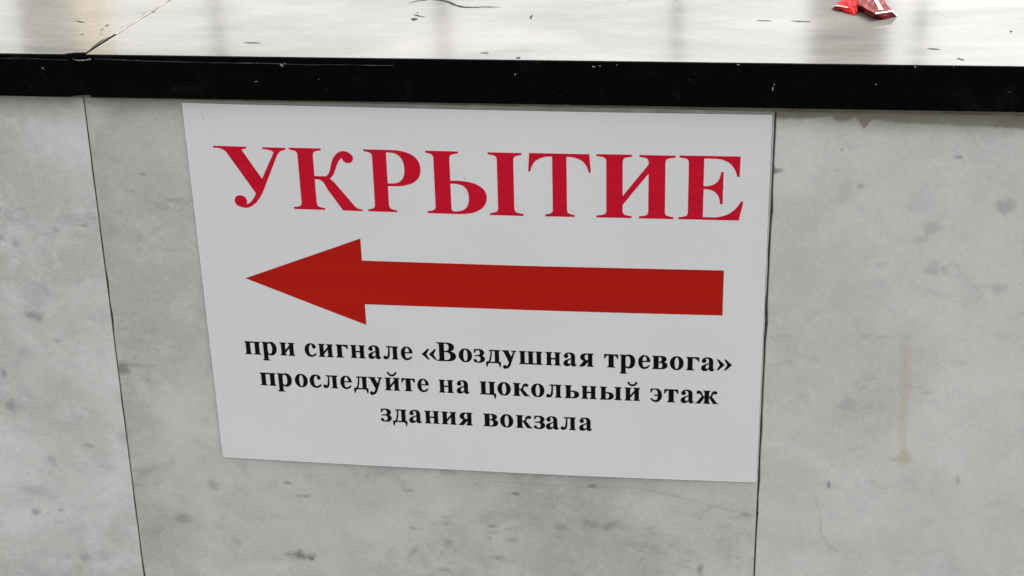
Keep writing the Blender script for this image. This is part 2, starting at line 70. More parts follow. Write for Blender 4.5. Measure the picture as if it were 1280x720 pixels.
SPOTS = [[-0.28312,0.67708,0.0065,0.0065,0.6],[-0.34963,0.72132,0.0085,0.005,0.55],[-0.38249,0.66753,0.003,0.004,0.6],[-0.38051,0.6385,0.006,0.007,0.45],[-0.28859,0.61439,0.007,0.007,0.3],[0.02431,0.57984,0.005,0.002,0.7],[-0.15495,0.5102,0.011,0.005,0.75],[-0.14647,0.50762,0.004,0.003,0.8],[-0.06058,0.57789,0.004,0.002,0.5],[-0.15982,0.57892,0.004,0.0025,0.6],[-0.22096,0.57392,0.006,0.006,0.4],[-0.2499,0.54162,0.007,0.006,0.45],[-0.14765,0.56758,0.006,0.002,0.5],[-0.05983,0.54251,0.0045,0.0025,0.5],[0.08534,0.58999,0.004,0.0025,0.6],[0.08392,0.55514,0.011,0.005,0.4],[0.09965,0.55461,0.01,0.005,0.42],[0.05859,0.55058,0.006,0.004,0.35],[0.37239,0.83459,0.008,0.008,0.4],[0.33744,0.86987,0.005,0.0018,0.55],[0.27365,0.84675,0.003,0.0025,0.45],[0.25837,0.87376,0.0018,0.0018,0.5],[0.2159,0.85718,0.006,0.002,0.6],[0.21314,0.8571,0.002,0.003,0.6],[0.26462,0.6017,0.0015,0.003,0.6],[0.35931,0.61136,0.0018,0.005,0.35],[0.32401,0.81672,0.008,0.007,0.28],[0.31647,0.80787,0.006,0.004,0.3],[0.3265,0.78586,0.006,0.006,0.3],[0.33493,0.78429,0.004,0.005,0.3],[-0.33328,0.70033,0.003,0.002,0.4],[-0.32184,0.60519,0.006,0.003,0.35],[-0.35504,0.58987,0.006,0.006,0.3],[-0.37581,0.53869,0.005,0.004,0.5],[-0.33847,0.4959,0.006,0.005,0.35],[-0.24706,0.8416,0.005,0.0018,0.45],[-0.2986,0.79878,0.004,0.002,0.5],[-0.3543,0.78174,0.004,0.004,0.4],[-0.32067,0.79412,0.003,0.004,0.3],[-0.0362,0.50392,0.008,0.0025,0.4],[0.0099,0.51858,0.006,0.0025,0.4],[0.00433,0.54799,0.005,0.002,0.45],[0.02003,0.53607,0.006,0.003,0.3],[0.16916,0.51756,0.003,0.006,0.5],[-0.02901,0.5967,0.01,0.004,0.25],[-0.30992,0.80301,0.01,0.006,0.22],[-0.36261,0.68846,0.008,0.004,0.25],[0.20181,0.56974,0.008,0.003,0.3]]
DRIP = [[0.3094,0.73872],[0.31263,0.71797],[0.31458,0.69151],[0.31584,0.65082],[0.31862,0.62876]]
RUST = [[0.25505,0.58966],[0.26013,0.57327],[0.26103,0.55646],[0.26766,0.54653],[0.27398,0.54247]]
VEIN = [[0.00878,0.59001],[0.07161,0.5892],[0.12133,0.59059],[0.15846,0.58254],[0.18321,0.57596],[0.20975,0.57022]]
MT = [[0.21152,0.89613],[0.22077,0.89634],[0.22892,0.89623],[0.2408,0.89707],[0.25044,0.89874],[0.25391,0.89475],[0.26144,0.89521],[0.26557,0.8982],[0.26895,0.89567],[0.27258,0.88935],[0.27651,0.89526],[0.28068,0.89709],[0.28612,0.89605],[0.29371,0.89478],[0.30172,0.89496],[0.31494,0.89641],[0.32559,0.89636],[0.33631,0.89516],[0.3496,0.8946],[0.36286,0.89404],[0.38407,0.89251]]
MTL = [[-0.3366,0.90033],[-0.32652,0.89839],[-0.31593,0.89983],[-0.30545,0.89667],[-0.29417,0.89905]]
MTM = [[-0.28069,0.90025],[-0.27242,0.89889],[-0.26254,0.90062]]
MTN = [[-0.25655,0.90044],[-0.252,0.8984],[-0.23988,0.89926],[-0.22679,0.89862],[-0.21271,0.89648],[-0.20772,0.89841]]
Z0 = 0.75                     # height of the sign's centre above the ground
OV = 0.008                    # the coping stands this far proud of the marble
SL = 0.0042                   # the coping falls this much per metre across the picture
def coping_z(x): return STONE_TOP + SL * x

# ------------------------------------------------------------------ helpers
def new_obj(name, me, mat=None, parent=None):
    o = bpy.data.objects.new(name, me)
    scene.collection.objects.link(o)
    if mat: me.materials.append(mat)
    if parent: o.parent = parent
    return o
def empty(name, loc=(0, 0, 0)):
    o = bpy.data.objects.new(name, None)
    o.empty_display_size = 0.1
    scene.collection.objects.link(o)
    return o
def tag(o, label=None, cat=None, kind=None):
    if label: o["label"] = label
    if cat: o["category"] = cat
    if kind: o["kind"] = kind
    return o
def mesh(name, verts, faces, smooth=False):
    me = bpy.data.meshes.new(name)
    me.from_pydata([tuple(v) for v in verts], [], faces)
    me.validate()
    if smooth:
        for p in me.polygons: p.use_smooth = True
    return me
def prism(name, outline, ext, seg=1, bevel=0.0):
    """outline: list of Vector (one end), ext: Vector added for the other end"""
    bm = bmesh.new()
    a = [bm.verts.new(v) for v in outline]
    b = [bm.verts.new(Vector(v) + ext) for v in outline]
    n = len(a)
    bm.faces.new(a); bm.faces.new(b[::-1])
    for i in range(n):
        bm.faces.new((a[(i + 1) % n], a[i], b[i], b[(i + 1) % n]))
    bmesh.ops.recalc_face_normals(bm, faces=bm.faces)
    if bevel:
        es = [e for e in bm.edges if e.calc_face_angle(0) > 0.6]
        bmesh.ops.bevel(bm, geom=es, offset=bevel, segments=seg, profile=0.6, affect='EDGES', clamp_overlap=True)
    me = bpy.data.meshes.new(name)
    bm.to_mesh(me); bm.free()
    return me
class NT:
    """small node-building helper"""
    def __init__(s, name):
        s.m = bpy.data.materials.new(name); s.m.use_nodes = True
        s.n, s.l = s.m.node_tree.nodes, s.m.node_tree.links
        s.b = s.n["Principled BSDF"]
        s.co = s.n.new("ShaderNodeTexCoord").outputs["Object"]
        s._xyz = None
    def put(s, sock, v):
        if isinstance(v, bpy.types.NodeSocket): s.l.new(v, sock)
        elif v is not None:
            if sock.type == 'RGBA' and len(v) == 3: v = (*v, 1)
            sock.default_value = v
    def math(s, op, a, b=None, c=None, clamp=False):
        n = s.n.new("ShaderNodeMath"); n.operation = op; n.use_clamp = clamp
        for k, v in enumerate((a, b, c)):
            if v is not None: s.put(n.inputs[k], v)
        return n.outputs[0]
    def mapr(s, v, a, b, c=0.0, d=1.0, smooth=True):
        n = s.n.new("ShaderNodeMapRange"); n.interpolation_type = 'SMOOTHSTEP' if smooth else 'LINEAR'
        s.put(n.inputs[0], v)
        for k, x in zip((1, 2, 3, 4), (a, b, c, d)): n.inputs[k].default_value = x
        return n.outputs[0]
    def xform(s, scale=(1, 1, 1), rot=(0, 0, 0), loc=(0, 0, 0), v=None):
        n = s.n.new("ShaderNodeMapping"); s.put(n.inputs[0], v or s.co)
        n.inputs["Scale"].default_value = scale; n.inputs["Rotation"].default_value = rot; n.inputs["Location"].default_value = loc
        return n.outputs[0]
    def noise(s, scale, detail=4, rough=0.55, dist=0.0, v=None):
        n = s.n.new("ShaderNodeTexNoise"); s.put(n.inputs["Vector"], v or s.co)
        n.inputs["Scale"].default_value = scale; n.inputs["Detail"].default_value = detail
        n.inputs["Roughness"].default_value = rough; n.inputs["Distortion"].default_value = dist
        return n.outputs[0]
    def mix(s, f, a, b, mode='MIX'):
        n = s.n.new("ShaderNodeMix"); n.data_type = 'RGBA'; n.blend_type = mode
        s.put(n.inputs[0], f); s.put(n.inputs[6], a); s.put(n.inputs[7], b)
        return n.outputs[2]
    def xyz(s):
        if not s._xyz:
            n = s.n.new("ShaderNodeSeparateXYZ"); s.l.new(s.co, n.inputs[0]); s._xyz = n.outputs
        return s._xyz
    def bump(s, h, strength, dist):
        n = s.n.new("ShaderNodeBump"); s.put(n.inputs["Height"], h)
        n.inputs["Strength"].default_value = strength; n.inputs["Distance"].default_value = dist
        s.l.new(n.outputs[0], s.b.inputs["Normal"])
    def set(s, **k):
        for a, v in k.items(): s.put(s.b.inputs[a.replace('_', ' ')], v)
        return s.m

# ------------------------------------------------------------------ materials
def blob(t, cx, cz, rx, rz, wob):
    """soft irregular round mark on the wall face (x, z)"""
    X, _, Z = t.xyz()
    dx = t.math('DIVIDE', t.math('SUBTRACT', X, cx), rx)
    dz = t.math('DIVIDE', t.math('SUBTRACT', Z, cz), rz)
    d = t.math('SQRT', t.math('ADD', t.math('MULTIPLY', dx, dx), t.math('MULTIPLY', dz, dz)))
    return t.math('ADD', d, wob)
def line_mask(t, pts, w, soft, wob):
    """mask of a polyline (each piece found from its distance) on the wall face"""
    X, _, Z = t.xyz()
    best = None
    for (x0, z0), (x1, z1) in zip(pts, pts[1:]):
        L2 = (x1 - x0) ** 2 + (z1 - z0) ** 2
        ax, az = t.math('SUBTRACT', X, x0), t.math('SUBTRACT', Z, z0)
        k = t.math('DIVIDE', t.math('ADD', t.math('MULTIPLY', ax, x1 - x0), t.math('MULTIPLY', az, z1 - z0)), L2, clamp=True)
        ex = t.math('SUBTRACT', ax, t.math('MULTIPLY', k, x1 - x0)); ez = t.math('SUBTRACT', az, t.math('MULTIPLY', k, z1 - z0))
        d = t.math('SQRT', t.math('ADD', t.math('MULTIPLY', ex, ex), t.math('MULTIPLY', ez, ez)))
        best = d if best is None else t.math('MINIMUM', best, d)
    return t.mapr(t.math('ADD', best, wob), w, w + soft, 1.0, 0.0)
def marble(name, lo, hi, seed, xr, stains=False, vein=False, k0=1.0):
    t = NT(name)
    t.co = t.xform(loc=(0, 0, 0))
    off = t.xform(loc=(seed * 3.7, seed * 1.3, seed * 2.1))
    tilt = t.xform(scale=(0.8, 1, 1.15), rot=(0, math.radians(-18), 0), v=off)
    big = t.noise(7, 6, 0.6, 0.5, v=off)
    col = t.mix(t.mapr(big, 0.36, 0.64), lo, hi)
    mid = t.noise(30, 6, 0.64, 0.7, v=tilt)
    col = t.mix(t.mapr(mid, 0.50, 0.70, 0, 0.38 * k0), col, (lo[0] * .64, lo[1] * .65, lo[2] * .67))
    pale = t.noise(16, 5, 0.62, 0.6, v=tilt)
    col = t.mix(t.mapr(pale, 0.48, 0.70, 0, 0.60 * k0), col, (hi[0] * 1.12, hi[1] * 1.12, hi[2] * 1.13))
    sp = t.noise(52, 5, 0.66, 0.4, v=t.xform(scale=(0.65, 1, 1.2), rot=(0, math.radians(14), 0), v=off))
    gate = t.mapr(t.noise(9, 2, 0.5, v=off), 0.42, 0.66)
    col = t.mix(t.math('MULTIPLY', t.mapr(sp, 0.57, 0.69, 0, 0.44 * k0), gate), col, (.20, .205, .20))
    web = t.noise(85, 5, 0.7, 1.2, v=off)
    col = t.mix(t.mapr(web, 0.50, 0.68, 0, 0.34 * k0), col, (hi[0] * 1.15, hi[1] * 1.15, hi[2] * 1.15))
    speck = t.noise(125, 3, 0.6, v=t.xform(scale=(.8, 1, 1.2), v=off))
    col = t.mix(t.math('MULTIPLY', t.mapr(speck, 0.62, 0.72, 0, 0.46 * k0), gate), col, (.21, .215, .20))
    fine = t.noise(300, 4, 0.7)
    col = t.mix(t.mapr(fine, 0.40, 0.72, 0.0, 0.13), col, (.25, .255, .24))
    hair = t.noise(5.5, 5, 0.62, 1.6, v=tilt)
    hv = t.math('ABSOLUTE', t.math('SUBTRACT', hair, 0.52))
    col = t.mix(t.math('MULTIPLY', t.mapr(hv, 0.0, 0.006, 0.18 * k0, 0.0), gate), col, (.24, .245, .235))
    wob = t.math('MULTIPLY', t.math('SUBTRACT', t.noise(150, 6, 0.72), 0.5), 3.6)
    for x, z, rx, rz, k in SPOTS:
        if xr[0] < x < xr[1]:
            col = t.mix(t.mapr(blob(t, x, z, rx, rz, wob), 0.2, 1.25, min(1, k * 1.0), 0.0), col, (.17, .175, .165))
    w2 = t.math('MULTIPLY', t.math('SUBTRACT', t.noise(90, 3, 0.6), 0.5), 0.004)
    if stains:
        m = line_mask(t, DRIP, 0.0002, 0.0056, t.math('MULTIPLY', w2, 1.3))
        fade = t.mapr(t.xyz()[2], DRIP[0][1] + .004, DRIP[0][1] - .03)
        col = t.mix(t.math('MULTIPLY', t.math('MULTIPLY', m, 0.33), fade), col, (.52, .41, .24))
        rp = t.n.new("ShaderNodeValToRGB"); el = rp.color_ramp.elements
        xs0, xs1, zb0, zs = MT[0][0], MT[-1][0], Z0 + .130, .030
        for k, (mx_, mz) in enumerate(MT):
            e = el[k] if k < 2 else el.new(.5)
            e.position = (mx_ - xs0) / (xs1 - xs0)
            v_ = (mz - zb0) / zs; e.color = (v_, v_, v_, 1)
        t.l.new(t.math('DIVIDE', t.math('SUBTRACT', t.xyz()[0], xs0), xs1 - xs0), rp.inputs[0])
        zb = t.math('MULTIPLY_ADD', rp.outputs[0], zs, zb0)
        ab = t.math('ADD', t.math('SUBTRACT', t.xyz()[2], zb), t.math('MULTIPLY', t.math('SUBTRACT', t.noise(240, 5, .7), .5), .005))
        edge = t.mapr(ab, -.0012, .0010)
        cl = t.mix(t.mapr(t.noise(26, 4, .6), .42, .60), (.27, .265, .215), (.215, .17, .095))
        cl = t.mix(t.mapr(t.noise(210, 4, .7), .45, .75, 0, .4), cl, (.15, .14, .10))
        col = t.mix(t.math('MULTIPLY', edge, .86), col, cl)
        rim = t.math('MULTIPLY', t.mapr(ab, -.0022, 0), t.mapr(ab, 0, .0016, 1, 0))
        col = t.mix(t.math('MULTIPLY', rim, .35), col, (.20, .17, .11))
        halo = line_mask(t, MT[4:12:2] + MT[12::3], 0.001, 0.011, t.math('MULTIPLY', w2, 1.6))
        col = t.mix(t.math('MULTIPLY', halo, .30), col, (.30, .27, .19))
        x, z = DRIP[-1]
        col = t.mix(t.mapr(blob(t, x, z, .0068, .0075, t.math('MULTIPLY', wob, .12)), 0.55, 1.25, .40, 0), col, (.52, .42, .25))
        col = t.mix(t.math('MULTIPLY', line_mask(t, RUST, 0.0003, 0.0016, t.math('MULTIPLY', w2, .3)), t.mapr(t.noise(60, 3, .6), .35, .65, .10, .36)), col, (.42, .27, .18))
    if vein:
        col = t.mix(t.math('MULTIPLY', line_mask(t, VEIN, 0.0002, 0.0009, t.math('MULTIPLY', w2, .25)), .2), col, (.2, .2, .18))
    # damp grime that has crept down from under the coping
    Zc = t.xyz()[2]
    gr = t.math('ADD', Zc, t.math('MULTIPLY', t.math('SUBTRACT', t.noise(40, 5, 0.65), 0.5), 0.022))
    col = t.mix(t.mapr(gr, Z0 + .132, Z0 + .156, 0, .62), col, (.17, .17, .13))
    t.bump(t.noise(300, 3, 0.6), 0.05, 0.001)
    t.set(Base_Color=col, Roughness=t.mapr(mid, 0.3, 0.7, 0.26, 0.42), IOR=1.48)
    return t.m
MARBLE = [marble('marble_a', (.535, .532, .503), (.70, .697, .665), 0, (-9, -.287), False),
          marble('marble_b', (.47, .467, .433), (.605, .602, .562), 1, (-.287, .2105), False, True),
          marble('marble_c', (.58, .577, .545), (.685, .682, .648), 2, (.2105, 9), True, False, 0.6)]

def granite():
    t = NT('black_granite')
    geo = t.n.new("ShaderNodeNewGeometry")
    nz = t.n.new("ShaderNodeSeparateXYZ"); t.l.new(geo.outputs["Normal"], nz.inputs[0])
    up = t.mapr(nz.outputs[2], 0.95, 0.995)                  # dust settles only where the stone faces up
    crystals = t.noise(900, 2, 0.5)
    base = t.mix(t.mapr(crystals, 0.45, 0.7), (.001, .001, .0012), (.004, .004, .0042))
    film = t.noise(9, 5, 0.6, 1.2, v=t.xform(scale=(0.35, 1, 1)))
    fine = t.noise(95, 6, 0.68, 0.5, v=t.xform(scale=(0.16, 1, 1)))
    grit = t.noise(600, 3, 0.6)
    dust = t.math('MULTIPLY', up, t.math('ADD', t.math('ADD', t.mapr(film, 0.3, 0.75, 0.18, 0.34), t.mapr(fine, 0.42, 0.8, 0, 0.05)), t.mapr(grit, 0.5, 0.8, 0, 0.10)))
    col = t.mix(dust, base, (.44, .425, .385))
    worn = t.math('ADD', t.mapr(fine, 0.3, 0.75, 0.045, 0.065), t.mapr(film, 0.35, 0.7, 0.0, 0.025))
    smear = t.math('MULTIPLY', t.mapr(t.noise(33, 5, .65, 1.0), .54, .78, 0, .014), t.math('SUBTRACT', 1.0, up))
    col = t.mix(smear, col, (.4, .4, .38))
    rough = t.math('ADD', 0.045, t.math('MULTIPLY', up, worn))     # the face is still polished, the top is worn dull
    t.bump(t.math('ADD', fine, t.math('MULTIPLY', film, 1.0)), 0.006, 0.001)
    t.set(Base_Color=col, Roughness=rough, IOR=t.mapr(up, 0, 1, 1.25, 1.42))
    return t.m
GRANITE = granite()
def flat(name, col, rough=0.6, ior=1.45, var=0.12, scale=120, bump=0.0):
    t = NT(name)
    n = t.noise(scale, 4, 0.6)
    c = t.mix(t.mapr(n, 0.3, 0.7), [v * (1 - var) for v in col], [v * (1 + var) for v in col])
    if bump: t.bump(n, bump, 0.001)
    t.set(Base_Color=c, Roughness=rough, IOR=ior)
    return t.m
def mortar():
    t = NT('mortar')
    c = t.mix(t.mapr(t.noise(22, 4, .6), .4, .6), (.27, .265, .225), (.22, .185, .115))
    c = t.mix(t.mapr(t.noise(200, 4, .65), .4, .75, 0, .5), c, (.12, .115, .08))
    t.bump(t.noise(180, 4, .6), .5, .001)
    return t.set(Base_Color=c, Roughness=.9)
MORTAR = mortar()
JOINT = flat('dark_joint', (.06, .056, .046), 0.95, var=0.5, scale=300, bump=0.4)
PALEFILL = flat('pale_mortar', (.27, .24, .195), 0.9, var=0.2, scale=300, bump=0.3)
CHIP = flat('broken_stone', (.27, .265, .25), 0.8, var=0.5, scale=500, bump=0.5)
CRACK_M = flat('open_crack', (.010, .009, .008), 1.0, var=0.4, scale=500)
GROUND = flat('asphalt', (.02, .02, .019), 0.95, 1.1, var=0.35, scale=60, bump=0.4)
STEEL = flat('grey_paint', (.33, .335, .335), 0.5, var=0.06, scale=8)
CONCRETE = flat('core_concrete', (.22, .21, .19), 0.9, var=0.2, scale=30, bump=0.3)
def paper():
    t = NT('printed_sheet')
    n = t.noise(5, 3, 0.5); f = t.noise(260, 3, 0.6); sc = t.noise(48, 2, 0.5)
    c = t.mix(t.mapr(n, 0.3, 0.7), (.745, .75, .745), (.765, .77, .765))
    c = t.mix(t.math('MULTIPLY', t.mapr(f, 0.70, 0.80, 0, .25), t.mapr(sc, .56, .66)), c, (.35, .34, .34))
    t.bump(t.math('ADD', t.noise(8, 2, .5), t.math('MULTIPLY', f, .02)), 0.12, 0.004)
    t.set(Base_Color=c, Roughness=0.45, IOR=1.4)
    return t.m
PAPER = paper()
def ink(name, col, band=0.09):
    t = NT(name)
    stripes = t.noise(1, 2, 0.6, v=t.xform(scale=(3, 1, 900)))        # print-head banding, runs along the sheet
    c = t.mix(t.mapr(stripes, 0.3, 0.7), [v * (1 - band) for v in col], [v * (1 + band) for v in col])
    t.set(Base_Color=c, Roughness=0.5, IOR=1.2)
    return t.m
RED_INK = ink('crimson_ink', (.60, .007, .028))
ARROW_INK = ink('red_ink', (.47, .012, .007))
BLACK_INK = ink('black_ink', (.005, .005, .006), 0.05)
def foil(name, col, rough=0.28, metal=0.55, ior=1.4):
    t = NT(name)
    n = t.noise(220, 4, 0.6)
    c = t.mix(t.mapr(n, 0.3, 0.75), [v * .75 for v in col], [v * 1.1 for v in col])
    t.bump(t.noise(160, 3, 0.6, 0.8), 0.5, 0.002)
    t.set(Base_Color=c, Roughness=rough, Metallic=metal, IOR=ior)
    return t.m
FOIL_RED = foil('red_foil', (.36, .003, .005), .42, .0, 1.2)
FOIL_DARK = foil('brown_red_foil', (.13, .006, .005), .42, .0, 1.25)
FOIL_WHITE = foil('white_print', (.80, .76, .72), .4, .0)

# ------------------------------------------------------------------ ground
gm = mesh('pavement', [(-60, -60, 0), (60, -60, 0), (60, 60, 0), (-60, 60, 0)], [(0, 1, 2, 3)])
tag(new_obj('pavement', gm, GROUND), kind='structure')

# ------------------------------------------------------------------ the parapet wall with its marble facing
rng = random.Random(5)
wall = tag(empty('parapet_wall'), "low wall faced in pale grey veined marble panels below the black stone ledge", "wall")
TH, TOPZ = 0.02, 0.1515       # panel thickness, panel top above the sign centre
def jx_left(z): return -0.2842 - (Z0 + .1505 - z) * 0.0150
def jx_right(z): return 0.2122 - (Z0 + .146 - z) * 0.0018
def panel(xa, xb, mat, label, ja=True, jb=True):
    """slab face between two joint lines; its edges are a little chipped"""
    pts = []
    zs = [0.004 + (Z0 + TOPZ - .004) * k / 60 for k in range(61)]
    def jag(z, s): return s * max(0.0, noise.noise(Vector((z * 70, s * 900, xa(z) * 3))) - 0.18) * 0.0022
    for z in zs: pts.append((xb(z) - (jag(z, 1) if jb else 0), z))
    for z in zs[::-1]: pts.append((xa(z) + (jag(z, 1.3) if ja else 0), z))
    me = prism('marble_panel', [Vector((x, 0, z)) for x, z in pts], Vector((0, TH, 0)), 1, 0.0006)
    o = new_obj('marble_panel', me, mat, wall)
    o["label"] = label
    return o
G1, G2 = 0.00045, 0.00062
panel(lambda z: -1.6, lambda z: jx_left(z) - G1, MARBLE[0], "blotchy grey marble panel left of the thin slanting joint", False, True)
panel(lambda z: jx_left(z) + G1, lambda z: jx_right(z) - G2, MARBLE[1], "darker greenish grey marble panel behind the white sign")
panel(lambda z: jx_right(z) + G2, lambda z: 1.6, MARBLE[2], "pale marble panel with a brown drip stain", True, False)
core = prism('wall_core', [Vector((-1.6, TH + .003, 0)), Vector((1.6, TH + .003, 0)), Vector((1.6, .33, 0)), Vector((-1.6, .33, 0))], Vector((0, 0, Z0 + .150)))
new_obj('wall_core', core, CONCRETE, wall)
def joint_fill(fx, g):
    v, fcs = [], []
    for k in range(91):
        z = (Z0 + TOPZ - .001) * k / 90
        d = .0006 + .002 * max(0, noise.noise(Vector((z * 60, g * 5000, 1))))
        v += [(fx(z) - g * 2.2, d, z), (fx(z) + g * 2.2, d, z)]
        if k: fcs.append((2 * k - 2, 2 * k - 1, 2 * k + 1, 2 * k))
    return mesh('joint_filler', v, fcs)
new_obj('joint_filler', joint_fill(jx_left, G1), JOINT, wall)
new_obj('joint_filler', joint_fill(jx_right, G2), JOINT, wall)
# mortar squeezed out under the coping, smeared unevenly over the top of the marble
def smear(pts, topz):
    """irregular lower outline pts (x, z) left to right, straight top"""
    dense = []
    for (x0, z0), (x1, z1) in zip(pts, pts[1:]):
        n = max(2, int((x1 - x0) / .0022))
        for k in range(n):
            t = k / n
            dense.append((x0 + (x1 - x0) * t, z0 + (z1 - z0) * t + .0005 * noise.noise(Vector((x0 * 50 + t * 7, z0 * 30, 2)))))
    dense.append(tuple(pts[-1]))
    v, fcs = [], []
    for i, (x, z) in enumerate(dense):
        zt = topz(x)
        z = min(z, zt - .0006)
        for k in range(5):
            u = k / 4
            y = -0.0002 - 0.0016 * math.sin(u * math.pi / 2) * (1 + .6 * noise.noise(Vector((x * 160, u * 3, 5))))
            v.append((x, y if k else 0.0004, z + (zt - z) * u))
        if i:
            for k in range(4):
                a = (i - 1) * 5 + k; b = i * 5 + k
                fcs.append((a, b, b + 1, a + 1))
    return mesh('mortar_bed', v, fcs, True)
under = lambda x: Z0 + .1535 + SL * x + .0012
new_obj('mortar_bed', smear([(-1.6, Z0 + .1504), (-.36, Z0 + .1506), (-.2842, Z0 + .1502), (-.15, Z0 + .1499), (0, Z0 + .1502), (.12, Z0 + .1505), (.2, Z0 + .1499), (.3, Z0 + .1508), (.4, Z0 + .1506), (1.6, Z0 + .1508)], under), MORTAR, wall)

# ------------------------------------------------------------------ the black granite coping
DEPTH = 0.40
def slab(name, pts_front, pts_back):
    """top-view outline: front edge left to right, back edge right to left; top follows the slight fall"""
    outline = pts_front + pts_back
    bm = bmesh.new()
    bot = [bm.verts.new((x, y, coping_z(x) - .0322)) for x, y in outline]
    top = [bm.verts.new((x, y, coping_z(x))) for x, y in outline]
    n = len(outline)
    bm.faces.new(bot[::-1]); bm.faces.new(top)
    for i in range(n): bm.faces.new((bot[i], bot[(i + 1) % n], top[(i + 1) % n], top[i]))
    bmesh.ops.recalc_face_normals(bm, faces=bm.faces)
    es = [e for e in bm.edges if e.calc_face_angle(0) > 0.6]
    bmesh.ops.bevel(bm, geom=es, offset=0.0006, segments=2, profile=0.55, affect='EDGES', clamp_overlap=True)
    me = bpy.data.meshes.new(name); bm.to_mesh(me); bm.free()
    return me
def edge_y(x): return -OV + .00022 * noise.noise(Vector((x * 40, 3, 1))) + .00035 * max(0, noise.noise(Vector((x * 130, 8, 1))) - .25)
def sj(y): return -0.2758 + (y + OV) * 0.135        # the skewed joint between the two slabs
def front(x0, x1, n): return [(x0 + (x1 - x0) * k / n, edge_y(x0 + (x1 - x0) * k / n)) for k in range(n + 1)]
JW = 0.0007
lf = front(-1.7, -.2915, 90) + [(-.288, -OV + .0022), (-.283, -OV + .0040), (-.278, -OV + .0044), (sj(-OV + .0044) - JW, -OV + .0046)]
left = new_obj('coping_slab', slab('coping_slab', lf, [(sj(DEPTH) - JW, DEPTH), (-1.7, DEPTH)]), GRANITE)
tag(left, "short stretch of black granite ledge left of the cracked slanting joint", "ledge")
rf = front(sj(-OV) + JW, 1.7, 130)
right = new_obj('coping_slab', slab('coping_slab', rf, [(1.7, DEPTH), (sj(DEPTH) + JW, DEPTH)]), GRANITE)
tag(right, "long black granite ledge above the sign, with the red wrapper lying on it", "ledge")
# pale mortar left in the slab joint, missing near the front
v, fcs = [], []
for k in range(60):
    y = .040 + (DEPTH - .045) * k / 59
    w = .0007 * (1 + .9 * noise.noise(Vector((y * 90, 1, 1))))
    x = sj(y)
    v += [(x - w, y, coping_z(x) + .00015), (x, y, coping_z(x) + .0004), (x + w, y, coping_z(x) + .00015)]
    if k:
        a = 3 * k - 3
        fcs += [(a, a + 1, a + 4, a + 3), (a + 1, a + 2, a + 5, a + 4)]
new_obj('mortar_joint', mesh('mortar_joint', v, fcs), PALEFILL, right)
def ribbon(pts, wid, h):
    """tapered thin crack along pts (x, y) lying in the slab's top"""
    P = []
    for (x0, y0), (x1, y1) in zip(pts, pts[1:]):
        for k in range(6):
            t = k / 6; P.append((x0 + (x1 - x0) * t, y0 + (y1 - y0) * t))
    P.append(tuple(pts[-1]))
    vv, ff = [], []
    n = len(P) - 1
    for i, (x, y) in enumerate(P):
        a, b = P[max(0, i - 1)], P[min(n, i + 1)]
        d = Vector((b[0] - a[0], b[1] - a[1])).normalized()
        w = wid * (0.12 + math.sin(math.pi * i / n) ** .6) * (1 + .7 * noise.noise(Vector((x * 300, y * 300, 4))))
        y2 = y + .0010 * noise.noise(Vector((x * 120, y * 120, 9)))
        vv += [(x - d.y * w, y2 + d.x * w, coping_z(x) + h), (x + d.y * w, y2 - d.x * w, coping_z(x) + h)]
        if i: ff.append((2 * i - 2, 2 * i - 1, 2 * i + 1, 2 * i))
    return vv, ff
def merge(parts):
    V, F = [], []
    for a, b in parts:
        F += [tuple(i + len(V) for i in f) for f in b]; V += a
    return V, F
def flake(n=11, seed=0):
    r = random.Random(seed)
    return [(math.cos(2 * math.pi * k / n) * r.uniform(.55, 1.1), math.sin(2 * math.pi * k / n) * r.uniform(.55, 1.1)) for k in range(n)]
cr = [ribbon(p, .0011 if i == 0 else .0007, .00025) for i, p in enumerate(CRACK)]
new_obj('crack', mesh('crack', *merge(cr)), CRACK_M, right)
def pits(lst):
    out = []
    for i, (x, y, a, b) in enumerate(lst):
        out.append(([(x + px * a * .75 / 1000, y + py * b * .75 / 1000, coping_z(x) + .00022) for px, py in flake(11, i)], [tuple(range(11))]))
    return mesh('pit', *merge(out))
new_obj('pit', pits([m for m in MARK if m[0] > sj(m[1])]), CRACK_M, right)
new_obj('pit', pits([m for m in MARK if m[0] <= sj(m[1])]), CRACK_M, left)
new_obj('crack', mesh('crack', *ribbon(JGAP, .0007, .0003)), CRACK_M, right)
def chips(lst):
    out = []
    for i, (x, z, a, b) in enumerate(lst):
        r = random.Random(i * 7 + 1)
        sh = r.uniform(-.8, .8)
        ring = [(x + (px + sh * py) * a / 2000, z + py * b / 2000) for px, py in flake(11, i + 50)]
        vv = [(px, edge_y(px) - .00012, pz) for px, pz in ring] + [(x, edge_y(x) - .0005, z)]
        out.append((vv, [(k, (k + 1) % 11, 11) for k in range(11)]))
    return mesh('chip', *merge(out))
new_obj('chip', chips([c for c in CHIPF if c[0] > -.276]), CHIP, right)
new_obj('chip', chips([c for c in CHIPF if c[0] <= -.276]), CHIP, left)
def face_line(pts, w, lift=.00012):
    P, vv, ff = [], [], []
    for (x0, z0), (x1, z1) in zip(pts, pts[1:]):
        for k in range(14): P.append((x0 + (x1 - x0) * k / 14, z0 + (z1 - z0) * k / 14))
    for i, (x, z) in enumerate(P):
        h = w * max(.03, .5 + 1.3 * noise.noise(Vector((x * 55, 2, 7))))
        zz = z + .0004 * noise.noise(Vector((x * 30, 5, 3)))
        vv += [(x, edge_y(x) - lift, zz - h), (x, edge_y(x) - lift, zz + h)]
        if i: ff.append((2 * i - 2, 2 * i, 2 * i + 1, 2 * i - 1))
    return mesh('arris_glint', vv, ff)
GLINT = flat('pale_glint', (.075, .075, .075), .5, var=.5, scale=400)  # painted glint: pale line where the arris catches the light
new_obj('arris_glint', face_line(EDGE, .00033), GLINT, right)
